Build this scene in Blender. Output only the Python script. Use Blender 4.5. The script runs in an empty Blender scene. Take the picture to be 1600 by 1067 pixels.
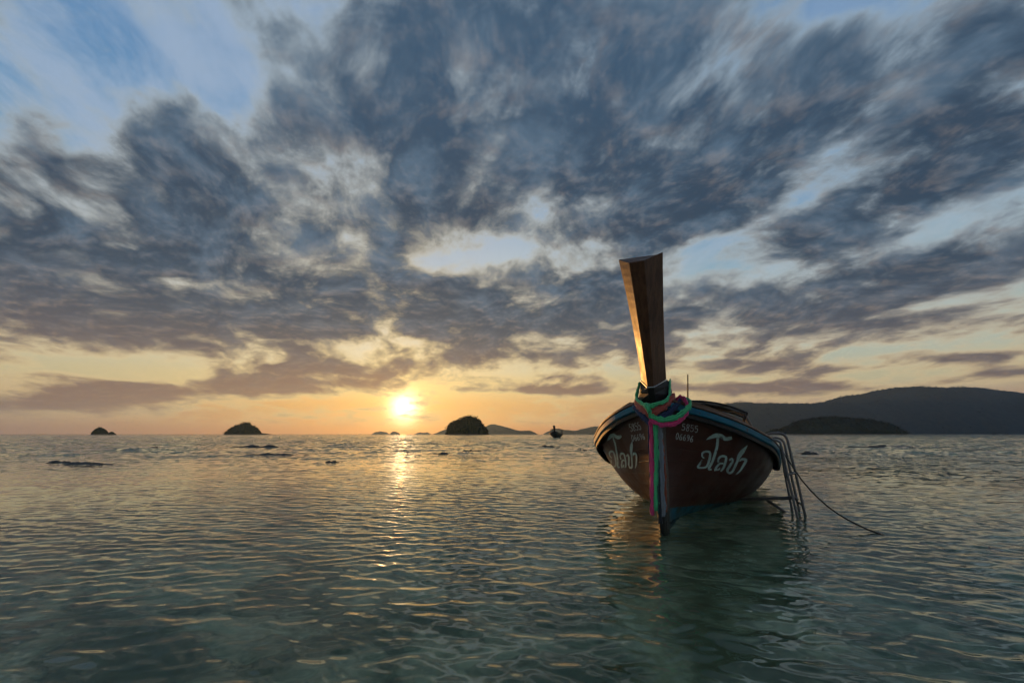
import bpy, bmesh, math, random
import numpy as np
from mathutils import Vector, Matrix, noise as mnoise
from mathutils.bvhtree import BVHTree

random.seed(7)
rng = np.random.default_rng(11)
SC = bpy.context.scene
C = SC.collection
rad = math.radians

# ------------------------------------------------------------------ camera
SUN_AZ, SUN_EL = rad(-13.18), rad(3.12)
SUN_DIR = Vector((math.sin(SUN_AZ) * math.cos(SUN_EL), math.cos(SUN_AZ) * math.cos(SUN_EL), math.sin(SUN_EL)))
CAM_H = 0.85
cd = bpy.data.cameras.new('camera')
cd.sensor_width = 36.0
cd.lens = 16.0
cd.clip_start = 0.05
cd.clip_end = 60000
cam = bpy.data.objects.new('camera', cd)
cam.location = (0, 0, CAM_H)
cam.rotation_euler = (rad(90 + 11.49), 0, 0)
C.objects.link(cam)
SC.camera = cam

# ------------------------------------------------------------------ colour management / render
SC.view_settings.view_transform = 'Standard'
SC.view_settings.look = 'None'
SC.view_settings.gamma = 1.0
SC.view_settings.use_curve_mapping = False
SC.view_settings.exposure = 0.0
SC.render.engine = 'CYCLES'
HAZE_DENSITY = 5.5e-5
SC.cycles.use_denoising = True
SC.cycles.denoiser = 'OPENIMAGEDENOISE'
SC.cycles.use_adaptive_sampling = True
SC.cycles.adaptive_threshold = 0.04
SC.cycles.adaptive_min_samples = 12
SC.cycles.max_bounces = 8
SC.cycles.transmission_bounces = 5
SC.cycles.glossy_bounces = 4
SC.cycles.transparent_max_bounces = 8
SC.cycles.volume_bounces = 0
SC.cycles.sample_clamp_indirect = 5.0
SC.cycles.sample_clamp_direct = 4.0


# ------------------------------------------------------------------ node helper
class Sock:
    """A node socket with arithmetic, so that shader maths can be written as expressions."""
    def __init__(self, nt, s):
        self.nt, self.s = nt, s

    def _m(self, op, *others, clamp=False):
        n = self.nt.nodes.new('ShaderNodeMath')
        n.operation = op
        n.use_clamp = clamp
        for i, o in enumerate((self,) + others):
            if isinstance(o, Sock):
                self.nt.links.new(o.s, n.inputs[i])
            else:
                n.inputs[i].default_value = o
        return Sock(self.nt, n.outputs[0])

    def __add__(self, o): return self._m('ADD', o)
    __radd__ = __add__
    def __mul__(self, o): return self._m('MULTIPLY', o)
    __rmul__ = __mul__
    def __sub__(self, o): return self._m('SUBTRACT', o)
    def __rsub__(self, o): return (self * -1.0) + o
    def __truediv__(self, o): return self._m('DIVIDE', o)
    def pw(self, o): return self._m('POWER', o)
    def mx(self, o): return self._m('MAXIMUM', o)
    def mn(self, o): return self._m('MINIMUM', o)
    def madd(self, a, b): return self._m('MULTIPLY_ADD', a, b)
    def exp(self): return self._m('EXPONENT')
    def clamp(self): return self._m('ADD', 0.0, clamp=True)

    def ss(self, a, b, lo=0.0, hi=1.0):
        n = self.nt.nodes.new('ShaderNodeMapRange')
        n.interpolation_type = 'SMOOTHSTEP'
        self.nt.links.new(self.s, n.inputs['Value'])
        for k, v in (('From Min', a), ('From Max', b), ('To Min', lo), ('To Max', hi)):
            if isinstance(v, Sock):
                self.nt.links.new(v.s, n.inputs[k])
            else:
                n.inputs[k].default_value = v
        return Sock(self.nt, n.outputs['Result'])


def put(nt, sock, v):
    if isinstance(v, Sock):
        nt.links.new(v.s, sock)
    else:
        sock.default_value = v


def vec(nt, x, y, z):
    n = nt.nodes.new('ShaderNodeCombineXYZ')
    for i, v in enumerate((x, y, z)):
        put(nt, n.inputs[i], v)
    return Sock(nt, n.outputs[0])


def mixc(nt, f, a, b, mode='MIX'):
    n = nt.nodes.new('ShaderNodeMix')
    n.data_type = 'RGBA'
    n.blend_type = mode
    n.clamp_factor = True
    put(nt, n.inputs[0], f)
    for k, v in ((6, a), (7, b)):
        if isinstance(v, (tuple, list)):
            v = tuple(v) + ((1.0,) if len(v) == 3 else ())
        put(nt, n.inputs[k], v)
    return Sock(nt, n.outputs[2])


def addc(nt, a, b): return mixc(nt, 1.0, a, b, 'ADD')
def mulc(nt, a, b): return mixc(nt, 1.0, a, b, 'MULTIPLY')


def scalec(nt, col, f):
    n = nt.nodes.new('ShaderNodeVectorMath')
    n.operation = 'SCALE'
    if isinstance(col, Sock):
        nt.links.new(col.s, n.inputs[0])
    else:
        n.inputs[0].default_value = col[:3]
    put(nt, n.inputs['Scale'], f)
    return Sock(nt, n.outputs[0])


def noise(nt, v, scale=1.0, detail=5, rough=0.5, dist=0.0, lac=2.0, color=False):
    n = nt.nodes.new('ShaderNodeTexNoise')
    nt.links.new(v.s, n.inputs['Vector'])
    n.inputs['Scale'].default_value = scale
    n.inputs['Detail'].default_value = detail
    n.inputs['Roughness'].default_value = rough
    n.inputs['Lacunarity'].default_value = lac
    n.inputs['Distortion'].default_value = dist
    return Sock(nt, n.outputs['Color' if color else 'Fac'])


def ramp(nt, f, stops, interp='LINEAR'):
    n = nt.nodes.new('ShaderNodeValToRGB')
    nt.links.new(f.s, n.inputs[0])
    cr = n.color_ramp
    cr.interpolation = interp
    while len(cr.elements) > 1:
        cr.elements.remove(cr.elements[-1])
    cr.elements[0].position = stops[0][0]
    cr.elements[0].color = tuple(stops[0][1]) + (1,)
    for p, c in stops[1:]:
        e = cr.elements.new(p)
        e.color = tuple(c) + (1,)
    return Sock(nt, n.outputs[0])


def lin(r, g, b):
    f = lambda v: (v / 255 / 12.92) if v / 255 <= 0.04045 else ((v / 255 + 0.055) / 1.055) ** 2.4
    return (f(r), f(g), f(b))


# ------------------------------------------------------------------ sky
# soft large-scale cloud banks and gaps: azimuth, elevation, half-widths (degrees), tilt, strength
BANKS = [(-48.69, 20.61, 25.82, 10.86, -2.74, 1.0),
    (-35.53, 26.8, 16.95, 8.94, -2.559, 0.4),
    (-43.99, 24.65, 13.15, 6.25, -2.733, 0.3),
    (-36.56, 16.76, 44.68, 14.74, -2.93, 1.0),
    (-44.58, 10.21, 30.86, 6.63, -2.97, 0.9),
    (-47.05, 15.48, 20.37, 8.4, -2.848, 0.5),
    (-30.3, 26.19, 20.16, 11.34, -3.033, 0.35),
    (-22.2, 14.67, 57.41, 11.34, -3.041, 0.55),
    (-14.24, 35.76, 26.11, 18.54, -2.906, 0.75),
    (1.82, 36.6, 44.63, 23.96, -3.077, 0.6),
    (-17.1, 28.57, 24.69, 12.04, -2.995, 0.4),
    (7.56, 44.9, 46.27, 12.7, 3.074, 0.35),
    (22.16, 31.91, 46.47, 15.8, -2.963, 0.7),
    (34.04, 19.96, 47.17, 12.76, -2.866, 0.6),
    (43.77, 29.36, 29.7, 11.99, -3.061, 0.8),
    (46.08, 14.58, 26.6, 7.47, -2.906, 0.8),
    (46.55, 23.11, 16.21, 4.28, -2.947, 0.5),
    (28.29, 26.64, 20.28, 7.91, -2.939, 0.3),
    (33.11, 11.95, 46.95, 7.1, -3.07, 0.8),
    (16.95, 26.43, 30.58, 8.21, 3.017, 0.4),
    (-3.32, 14.56, 47.24, 7.62, -3.127, 0.55),
    (8.36, 18.01, 34.5, 5.98, 3.098, 0.45),
    (0.0, 23.29, 20.37, 5.29, -3.049, -0.8),
    (-9.46, 25.65, 13.64, 6.03, 2.59, -0.45),
    (-8.43, 19.96, 14.22, 3.56, -3.093, -0.5),
    (13.49, 22.71, 19.98, 5.78, -3.069, -0.5),
    (-43.44, 33.42, 36.1, 12.9, -2.543, -0.9),
    (-51.95, 29.76, 13.43, 9.54, 1.337, -0.8),
    (-29.75, 38.28, 19.52, 9.55, -2.83, -0.6),
    (41.91, 39.94, 32.83, 3.62, 2.807, -0.9),
    (52.21, 27.07, 6.8, 3.41, 2.555, -0.9),
    (21.03, 18.55, 18.08, 7.16, -2.819, -0.9),
    (47.52, 18.48, 13.11, 2.75, -3.033, -0.9),
    (31.33, 23.6, 22.65, 2.87, -2.901, -0.7),
    (23.38, 11.57, 39.79, 2.26, 3.131, -0.8),
    (43.45, 11.6, 18.87, 1.79, -3.002, -0.8),
    (38.07, 27.9, 15.52, 1.91, -2.927, -0.6),
    (14.42, 38.31, 15.44, 2.79, -2.638, -0.5),
    (28.47, 39.78, 12.23, 2.94, -2.836, -0.5),
    (-41.0, 25.1, 7.7, 4.62, 2.609, -0.6),
    (-36.75, 22.61, 9.57, 3.69, 2.7, -0.35),
    (-26.13, 26.4, 8.85, 5.58, 2.469, -0.2),
    (-31.06, 21.27, 7.17, 4.6, 2.564, -0.4),
    (-19.73, 21.31, 12.59, 4.37, 2.568, -0.3),
    (-15.94, 25.82, 8.43, 5.3, 1.388, -0.4),
    (-1.79, 33.91, 13.46, 4.47, -2.422, -0.5),
    (-7.44, 42.03, 10.52, 9.01, -3.009, -0.3),
    (-21.4, 40.24, 9.1, 6.63, 0.775, -0.5),
    (-42.67, 6.01, 35.22, 2.93, -3.046, -1.1),
    (44.71, 5.23, 32.79, 4.35, 3.053, -0.9),
    (0.0, 4.15, 137.03, 6.02, 0.0, -0.8),
    (0.0, 7.59, 138.69, 3.66, 0.0, -0.7),
    (-44.81, 20.83, 22.98, 8.49, -2.796, 1.1),
    (-39.89, 2.28, 44.66, 3.45, -3.109, -0.5),
    (23.23, 9.72, 55.41, 2.54, 3.126, -0.5),
    (-19.02, 11.14, 25.21, 2.03, -3.076, -0.4),
    (-24.42, 7.57, 24.38, 2.23, -3.083, 1.9),
    (-26.22, 5.3, 32.06, 2.59, -3.077, 2.0),
    (-43.51, 2.61, 22.4, 2.62, -3.1, 1.6),
    (29.58, 7.24, 30.46, 2.4, 3.071, 1.9),
    (28.12, 5.0, 30.99, 1.61, 3.095, 2.0),
    (4.82, 5.33, 19.74, 1.51, 3.134, 1.6),
    (45.54, 6.7, 8.45, 0.97, 3.074, 1.4),
    (47.83, 5.11, 7.76, 1.22, -3.109, 1.4),
    (-2.45, 9.35, 32.51, 3.06, -3.135, 0.45),
    (-40.64, 4.43, 10.66, 1.15, 3.138, 1.1),
    (-46.31, 5.09, 9.67, 0.94, 3.134, 1.1),
    (11.19, 6.81, 25.16, 1.79, 3.118, 0.5)]
w = bpy.data.worlds.new('World')
SC.world = w
w.use_nodes = True
nt = w.node_tree
nt.nodes.clear()
tc = nt.nodes.new('ShaderNodeTexCoord')
vn = nt.nodes.new('ShaderNodeVectorMath')
vn.operation = 'NORMALIZE'
nt.links.new(tc.outputs['Generated'], vn.inputs[0])
D = Sock(nt, vn.outputs[0])
sx = nt.nodes.new('ShaderNodeSeparateXYZ')
nt.links.new(D.s, sx.inputs[0])
X, Y, Z = (Sock(nt, sx.outputs[i]) for i in range(3))
DEG = 180 / math.pi
az = X._m('ARCTAN2', Y) * DEG
el = Z._m('ARCSINE') * DEG
elp = el.mx(0.0)
dt = nt.nodes.new('ShaderNodeVectorMath')
dt.operation = 'DOT_PRODUCT'
nt.links.new(D.s, dt.inputs[0])
dt.inputs[1].default_value = SUN_DIR
g = Sock(nt, dt.outputs['Value'])._m('MINIMUM', 0.999999)._m('ARCCOSINE') * DEG      # angle from the sun
daz = (az - math.degrees(SUN_AZ))._m('ABSOLUTE')
daz = daz.mn(360.0 - daz)

# --- clear air: physical sky, graded by the dusty horizon layer
sk = nt.nodes.new('ShaderNodeTexSky')
sk.sky_type = 'NISHITA'
sk.sun_disc = False
sk.sun_elevation = SUN_EL
sk.sun_rotation = SUN_AZ
sk.air_density = 1.0
sk.dust_density = 1.4
sk.ozone_density = 1.6
sky = scalec(nt, Sock(nt, sk.outputs[0]), 0.10)
# veil of thin high cloud, lit evenly, that whitens the lower sky
air = ramp(nt, (elp / 60.0), [
    (0.00, lin(218, 142, 84)), (0.05, lin(240, 178, 96)), (0.095, lin(240, 208, 138)), (0.15, lin(226, 216, 180)), (0.24, lin(216, 216, 204)),
    (0.36, lin(188, 202, 210)), (0.52, lin(120, 162, 200)), (0.70, lin(78, 132, 184)), (1.0, lin(54, 100, 165))], 'EASE')
airfar = ramp(nt, (elp / 60.0), [
    (0.00, lin(168, 136, 116)), (0.05, lin(198, 164, 132)), (0.095, lin(204, 194, 156)), (0.15, lin(186, 194, 176)), (0.26, lin(146, 178, 192)),
    (0.42, lin(98, 150, 190)), (0.60, lin(72, 130, 180)), (1.0, lin(48, 94, 160))], 'EASE')
airback = ramp(nt, (elp / 60.0), [
    (0.00, lin(116, 122, 142)), (0.10, lin(150, 142, 156)), (0.25, lin(140, 154, 176)), (0.5, lin(84, 128, 172)), (1.0, lin(48, 94, 160))], 'EASE')
air = mixc(nt, daz.ss(6.0, 46.0), air, airfar)
air = mixc(nt, daz.ss(62.0, 120.0), air, airback)
clear = mixc(nt, 0.88, sky, air)

SEEDY, SEEDZ = 0.0, 6.7
# --- cloud deck: a high layer, streaks running towards the sun
zz = (Z.mx(0.0) + 0.20) * 0.78
ca, sa = math.cos(SUN_AZ), math.sin(SUN_AZ)
along = (X * sa + Y * ca) / zz
across = (X * ca - Y * sa) / zz
P = vec(nt, across * 1.0, along * 0.80 + SEEDY, SEEDZ)
warp = noise(nt, P, 1.1, 3, 0.5, color=True)
vw = nt.nodes.new('ShaderNodeVectorMath')
vw.operation = 'MULTIPLY_ADD'
nt.links.new(warp.s, vw.inputs[0])
vw.inputs[1].default_value = (0.55, 0.40, 0.0)
nt.links.new(P.s, vw.inputs[2])
PW = Sock(nt, vw.outputs[0])
n1 = noise(nt, PW, 2.3, 7, 0.56)
n2 = noise(nt, vec(nt, across * 3.4 + 7.3, along * 1.5, 3.1), 1.3, 5, 0.60, 0.6)
# the same field a little nearer the sun: light comes from there
sh = nt.nodes.new('ShaderNodeVectorMath')
sh.operation = 'ADD'
nt.links.new(PW.s, sh.inputs[0])
sh.inputs[1].default_value = (0.0, 0.035, 0.0)
n3s = noise(nt, Sock(nt, sh.outputs[0]), 5.2, 4, 0.62)

AE = vec(nt, az, el, 0.0)
wob = noise(nt, vec(nt, az * 0.05, el * 0.11, 0.0), 1.0, 4, 0.55, color=True)
wv = nt.nodes.new('ShaderNodeVectorMath')
wv.operation = 'MULTIPLY_ADD'
nt.links.new(wob.s, wv.inputs[0])
wv.inputs[1].default_value = (9.0, 3.2, 0.0)
nt.links.new(AE.s, wv.inputs[2])
ws = nt.nodes.new('ShaderNodeVectorMath')
ws.operation = 'SUBTRACT'
nt.links.new(wv.outputs[0], ws.inputs[0])
ws.inputs[1].default_value = (4.5, 1.6, 0.0)
AEW = Sock(nt, ws.outputs[0])
bank = None
for (a0, e0, r0, r1, rot, amp) in BANKS:
    mp = nt.nodes.new('ShaderNodeMapping')
    mp.vector_type = 'TEXTURE'
    nt.links.new((AEW if r1 > 2.6 else AE).s, mp.inputs['Vector'])
    mp.inputs['Location'].default_value = (a0, e0, 0)
    mp.inputs['Rotation'].default_value = (0, 0, rot)
    mp.inputs['Scale'].default_value = (r0, r1, 1)
    gr = nt.nodes.new('ShaderNodeTexGradient')
    gr.gradient_type = 'QUADRATIC_SPHERE'
    nt.links.new(mp.outputs[0], gr.inputs[0])
    q = Sock(nt, gr.outputs['Fac'])
    bank = q * amp if bank is None else q.madd(amp, bank)
bank = bank.mx(-0.85).mn(0.80)
lowfade = elp.ss(1.0, 9.0, 0.45, 1.0)
n3 = noise(nt, PW, 5.2, 6, 0.62)
rough_ = (n2 - 0.5) * 0.9 * elp.ss(0.5, 5.0, 0.3, 1.0) + (n3 - 0.5) * 2.1 * elp.ss(4.0, 20.0, 0.5, 1.0)
field = (n1 - 0.5) * 4.0 * lowfade + rough_ + bank * 0.92 + 0.23
toward = (n3 - n3s) * 2.6
alpha = field.ss(-0.40, 0.34) * elp.ss(0.3, 2.6)
thick = field.ss(-0.16, 0.80)
lit = toward.ss(-0.10, 0.55) * field.ss(-0.2, 0.3)

nearsun = (daz * -0.026).exp() * (elp * -0.055).exp()
dark = mixc(nt, elp.ss(2.0, 18.0), lin(100, 95, 97), lin(49, 66, 84))
dark = mixc(nt, elp.ss(0.0, 14.0, 1.0, 0.0) * nearsun * 1.15, dark, lin(190, 130, 82))
dark = mixc(nt, elp.ss(24.0, 46.0), dark, lin(60, 84, 107))
soft = mixc(nt, elp.ss(3.0, 20.0), lin(134, 122, 112), lin(96, 118, 138))
dark = mixc(nt, n3.ss(0.42, 0.72) * elp.ss(4.0, 20.0, 0.35, 0.75), dark, soft)
edge = mixc(nt, elp.ss(3.0, 17.0), lin(214, 190, 148), lin(146, 168, 186))
edge = mixc(nt, nearsun * 1.5, edge, lin(255, 222, 150))
peach = mixc(nt, elp.ss(3.0, 20.0), lin(226, 184, 130), lin(204, 180, 156))
cloud = mixc(nt, thick, edge, dark)
cloud = mixc(nt, lit * 0.16, cloud, peach)
# thin high veil in the upper sky
ci = noise(nt, vec(nt, across * 1.5, along * 0.8, 21.0), 1.9, 7, 0.66, 0.5)
veilc = mixc(nt, elp.ss(8.0, 30.0), lin(208, 208, 200), lin(156, 176, 200))
clear = mixc(nt, ci.ss(0.30, 0.60) * elp.ss(5.0, 16.0) * (az + 30.0)._m('ABSOLUTE').ss(20.0, 34.0, 0.88, 0.5), clear, veilc)
skyc = mixc(nt, alpha * 0.97, clear, cloud)

# --- the sun low in the haze: bright aureole, partly veiled by cloud
veil = alpha.ss(0.0, 1.0, 1.0, 0.25)
core = ((g * g) * -0.45).exp() * 3.2
halo = (g * -0.55).exp() * 1.5
wide = (g * -0.15).exp() * 0.34
skyc = addc(nt, skyc, scalec(nt, (1.0, 0.86, 0.58), core * veil))
skyc = addc(nt, skyc, scalec(nt, (1.0, 0.54, 0.16), halo * veil))
skyc = addc(nt, skyc, scalec(nt, (1.0, 0.47, 0.09), wide * veil))
skyc = mixc(nt, el.ss(-3.0, -0.5), lin(90, 92, 90), skyc)
bg = nt.nodes.new('ShaderNodeBackground')
nt.links.new(skyc.s, bg.inputs['Color'])
w.cycles.sampling_method = 'MANUAL'
w.cycles.sample_map_resolution = 512
bg.inputs['Strength'].default_value = 1.0
ow = nt.nodes.new('ShaderNodeOutputWorld')
nt.links.new(bg.outputs[0], ow.inputs['Surface'])


# ------------------------------------------------------------------ sun
sl = bpy.data.lights.new('sun', 'SUN')
sl.energy = 2.7
sl.angle = rad(0.6)
sl.color = (1.0, 0.44, 0.11)
sun = bpy.data.objects.new('sun', sl)
sun.rotation_euler = (-SUN_DIR).to_track_quat('-Z', 'Y').to_euler()
sun.location = (-20, 80, 30)
C.objects.link(sun)


# ------------------------------------------------------------------ general helpers
def new_mat(name):
    m = bpy.data.materials.new(name)
    m.use_nodes = True
    nt = m.node_tree
    b = nt.nodes['Principled BSDF']
    return m, nt, b


def coord(nt, which='Object'):
    n = nt.nodes.new('ShaderNodeTexCoord')
    return Sock(nt, n.outputs[which])


def position(nt):
    n = nt.nodes.new('ShaderNodeNewGeometry')
    return Sock(nt, n.outputs['Position'])


def sepxyz(nt, v):
    n = nt.nodes.new('ShaderNodeSeparateXYZ')
    nt.links.new(v.s, n.inputs[0])
    return [Sock(nt, n.outputs[i]) for i in range(3)]


def mapping(nt, v, scale=(1, 1, 1), loc=(0, 0, 0), rot=(0, 0, 0)):
    n = nt.nodes.new('ShaderNodeMapping')
    nt.links.new(v.s, n.inputs['Vector'])
    n.inputs['Location'].default_value = loc
    n.inputs['Rotation'].default_value = rot
    n.inputs['Scale'].default_value = scale
    return Sock(nt, n.outputs[0])


def bump(nt, b, h, strength=0.3, dist=0.01):
    n = nt.nodes.new('ShaderNodeBump')
    n.inputs['Strength'].default_value = strength
    n.inputs['Distance'].default_value = dist
    nt.links.new(h.s, n.inputs['Height'])
    nt.links.new(n.outputs[0], b.inputs['Normal'])


def mesh_obj(name, verts, faces, mat=None, parent=None, smooth=False):
    me = bpy.data.meshes.new(name)
    me.from_pydata([tuple(v) for v in verts], [], faces)
    me.update()
    if smooth:
        me.polygons.foreach_set('use_smooth', [True] * len(me.polygons))
    if mat:
        me.materials.append(mat)
    o = bpy.data.objects.new(name, me)
    C.objects.link(o)
    if parent:
        o.parent = parent
    return o


def bm_obj(name, bm, mat=None, parent=None, smooth=False):
    me = bpy.data.meshes.new(name)
    bmesh.ops.recalc_face_normals(bm, faces=bm.faces)
    bm.to_mesh(me)
    bm.free()
    if smooth:
        me.polygons.foreach_set('use_smooth', [True] * len(me.polygons))
    if mat:
        me.materials.append(mat)
    o = bpy.data.objects.new(name, me)
    C.objects.link(o)
    if parent:
        o.parent = parent
    return o


def tag(o, label=None, cat=None, group=None, kind=None):
    for k, v in (('label', label), ('category', cat), ('group', group), ('kind', kind)):
        if v:
            o[k] = v
    return o


def empty(name, loc, rz=0.0):
    o = bpy.data.objects.new(name, None)
    o.empty_display_size = 0.2
    o.location = loc
    o.rotation_euler = (0, 0, rz)
    C.objects.link(o)
    return o


def catmull(pts, n=8, closed=False):
    pts = [Vector(p) for p in pts]
    out = []
    m = len(pts)
    rng_ = range(m if closed else m - 1)
    for i in rng_:
        if closed:
            p0, p1, p2, p3 = pts[(i - 1) % m], pts[i], pts[(i + 1) % m], pts[(i + 2) % m]
        else:
            p0, p1, p2, p3 = pts[max(i - 1, 0)], pts[i], pts[i + 1], pts[min(i + 2, m - 1)]
        for k in range(n):
            t = k / n
            out.append(0.5 * ((2 * p1) + (p2 - p0) * t + (2 * p0 - 5 * p1 + 4 * p2 - p3) * t * t + (3 * p1 - p0 - 3 * p2 + p3) * t ** 3))
    if not closed:
        out.append(pts[-1])
    return out


def tube(bm, pts, r, sides=8, closed=False, flat=None):
    """Sweep a circle (or, with flat=(ra, rb, normal), an ellipse) along a path."""
    pts = [Vector(p) for p in pts]
    rings = []
    up = None
    m = len(pts)
    for i, p in enumerate(pts):
        if closed:
            t = pts[(i + 1) % m] - pts[i - 1]
        else:
            t = pts[min(i + 1, m - 1)] - pts[max(i - 1, 0)]
        t.normalize()
        if flat:
            up = Vector(flat[2])
        elif up is None:
            up = Vector((0, 0, 1)) if abs(t.z) < 0.9 else Vector((1, 0, 0))
        n1 = up - t * up.dot(t)
        if n1.length < 1e-4:
            n1 = t.orthogonal()
        n1.normalize()
        up = n1
        n2 = t.cross(n1)
        rr = r[i] if isinstance(r, (list, tuple)) else r
        ra, rb = (flat[0], flat[1]) if flat else (rr, rr)
        rings.append([bm.verts.new(p + n1 * ra * math.cos(a) + n2 * rb * math.sin(a)) for a in [2 * math.pi * k / sides for k in range(sides)]])
    rr_ = range(m if closed else m - 1)
    for i in rr_:
        A, B = rings[i], rings[(i + 1) % m]
        for k in range(sides):
            bm.faces.new((A[k], A[(k + 1) % sides], B[(k + 1) % sides], B[k]))
    if not closed:
        bm.faces.new(rings[0][::-1])
        bm.faces.new(rings[-1])


def box(bm, x0, x1, y0, y1, z0, z1):
    v = [bm.verts.new(p) for p in ((x0, y0, z0), (x1, y0, z0), (x1, y1, z0), (x0, y1, z0), (x0, y0, z1), (x1, y0, z1), (x1, y1, z1), (x0, y1, z1))]
    for f in ((3, 2, 1, 0), (4, 5, 6, 7), (0, 1, 5, 4), (1, 2, 6, 5), (2, 3, 7, 6), (3, 0, 4, 7)):
        bm.faces.new([v[i] for i in f])


# ------------------------------------------------------------------ sea
def ang_grid():
    fine = np.linspace(-58, 58, 720)
    rest = np.linspace(58, 302, 60)[1:-1]
    return np.radians(np.concatenate([fine, rest]))


def sea_waves():
    """Wind ripples over a slight chop: many small wave trains travelling mostly towards the beach."""
    comps = []
    wind = rad(200)
    for k in range(120):
        lam = 0.055 * (1.0 / 0.055) ** ((k + rng.random()) / 120)
        th = wind + rng.normal(0, 0.50)
        slope = 0.0175 * math.exp(-(math.log(lam / 0.125) / 0.95) ** 2)
        if lam > 0.6:
            slope *= 0.8
        kk = 2 * math.pi / lam
        comps.append((kk * math.sin(th), kk * math.cos(th), slope / kk, rng.random() * 6.283, lam))
    return comps


def offshore_chop():
    """Longer wind waves in the open water beyond the sheltered shallows."""
    out = []
    for k in range(70):
        lam = 0.7 * (7.0 / 0.7) ** ((k + rng.random()) / 70)
        th = rad(195) + rng.normal(0, 0.55)
        kk = 2 * math.pi / lam
        out.append((kk * math.sin(th), kk * math.cos(th), 0.0125 / kk, rng.random() * 6.283, lam))
    return out


WAVES = sea_waves()
A = ang_grid()
r1 = np.exp(np.linspace(math.log(0.5), math.log(420), 1480))
r2 = np.exp(np.linspace(math.log(420), math.log(9500), 30))[1:]
RR = np.concatenate([r1, r2])
TH, RAD = np.meshgrid(A, RR)
GX, GY = RAD * np.sin(TH), RAD * np.cos(TH)
dth = np.gradient(A)
SP = np.maximum(RAD * dth[None, :], np.gradient(RR)[:, None])
GZ = np.zeros_like(GX)
# patches of livelier and calmer water
patch = 0.85 + 0.30 * np.sin(GX * 0.31 + 1.3 * np.sin(GY * 0.17)) * np.sin(GY * 0.23 + 0.7)
calm = 1 - 0.55 * np.exp(-(((GX - 1.9) / 1.0) ** 2 + ((GY - 3.9) / 1.9) ** 2))          # sheltered by the hull
for kx, ky, am, ph, lam in WAVES:
    wgt = np.clip((lam / SP - 2.2) / 1.6, 0, 1)
    GZ += wgt * am * np.sin(kx * GX + ky * GY + ph)
GZ = GZ * np.clip(patch, .45, 1.3) * calm
off = np.clip((RAD - 7.0) / 26.0, 0, 1)
off = off * off * (3 - 2 * off) * np.clip((2500 - RAD) / 2200, 0, 1)
for kx, ky, am, ph, lam in offshore_chop():
    wgt = np.clip((lam / SP - 2.2) / 1.6, 0, 1) * off
    GZ += wgt * am * np.sin(kx * GX + ky * GY + ph)
nr, na = GX.shape
verts = np.stack([GX, GY, GZ], -1).reshape(-1, 3)
i, j = np.meshgrid(np.arange(nr - 1), np.arange(na), indexing='ij')
j2 = (j + 1) % na
quads = np.stack([i * na + j, i * na + j2, (i + 1) * na + j2, (i + 1) * na + j], -1).reshape(-1, 4)
me = bpy.data.meshes.new('sea')
nv = len(verts)
me.vertices.add(nv + 1)
me.vertices.foreach_set('co', np.concatenate([verts, [[0, 0, 0]]]).astype(np.float32).ravel())
nq = len(quads)
fan = np.stack([np.full(na, nv), (np.arange(na) + 1) % na, np.arange(na)], -1)
me.loops.add(nq * 4 + na * 3)
me.loops.foreach_set('vertex_index', np.concatenate([quads.ravel(), fan.ravel()]).astype(np.int32))
me.polygons.add(nq + na)
me.polygons.foreach_set('loop_start', np.concatenate([np.arange(nq) * 4, nq * 4 + np.arange(na) * 3]).astype(np.int32))
me.polygons.foreach_set('use_smooth', [True] * (nq + na))
me.update(calc_edges=True)
me.validate()
sea = bpy.data.objects.new('sea', me)
C.objects.link(sea)
tag(sea, 'rippled calm sea reflecting the sunset, clear and shallow near the beach', kind='structure')

m, nt, b = new_mat('sea_water')
pos = position(nt)
px_, py_, pz_ = sepxyz(nt, pos)
dist = (px_ * px_ + py_ * py_)._m('SQRT')
far = dist.ss(7.0, 40.0)
mid = dist.ss(2.0, 16.0, 0.35, 1.0)
flat = vec(nt, px_, py_, 0.0)
na_ = noise(nt, mapping(nt, flat, (4.2, 6.4, 1)), 1.0, 1.5, 0.45, color=True)
nb_ = noise(nt, mapping(nt, flat, (0.9, 1.5, 1), rot=(0, 0, 0.3)), 1.0, 2, 0.5, color=True)
nc_ = noise(nt, mapping(nt, flat, (0.035, 0.09, 1)), 1.0, 3, 0.5)
def cent(c):
    s = sepxyz(nt, c)
    return s[0] - 0.5, s[1] - 0.5
ax, ay = cent(na_)
bx_, by_ = cent(nb_)
gust = nc_.ss(0.32, 0.68, 0.55, 1.25)
kA = (far * 2.0 + mid * 0.14) * gust
kB = far * 0.9 * gust
nd_ = noise(nt, mapping(nt, flat, (13, 19, 1), rot=(0, 0, -0.2)), 1.0, 2.0, 0.5, color=True)     # capillary ripples, in patches
ripple = noise(nt, mapping(nt, flat, (0.5, 0.8, 1)), 1.0, 2, 0.5).ss(0.40, 0.66) * dist.ss(12.0, 4.0) * 0.11
dx_, dy_ = cent(nd_)
nx = ax * kA + bx_ * kB + dx_ * ripple
ny = ay * kA + by_ * kB + dy_ * ripple
gn = nt.nodes.new('ShaderNodeNewGeometry')
va = nt.nodes.new('ShaderNodeVectorMath')
va.operation = 'ADD'
nt.links.new(gn.outputs['Normal'], va.inputs[0])
nt.links.new(vec(nt, nx, ny, 0.0).s, va.inputs[1])
vnn = nt.nodes.new('ShaderNodeVectorMath')
vnn.operation = 'NORMALIZE'
nt.links.new(va.outputs[0], vnn.inputs[0])
nt.links.new(vnn.outputs[0], b.inputs['Normal'])
b.inputs['Base Color'].default_value = (0.60, 0.86, 0.76, 1)
b.inputs['Transmission Weight'].default_value = 1.0
b.inputs['IOR'].default_value = 1.333
b.inputs['Roughness'].default_value = 0.02
me.materials.append(m)

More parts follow.
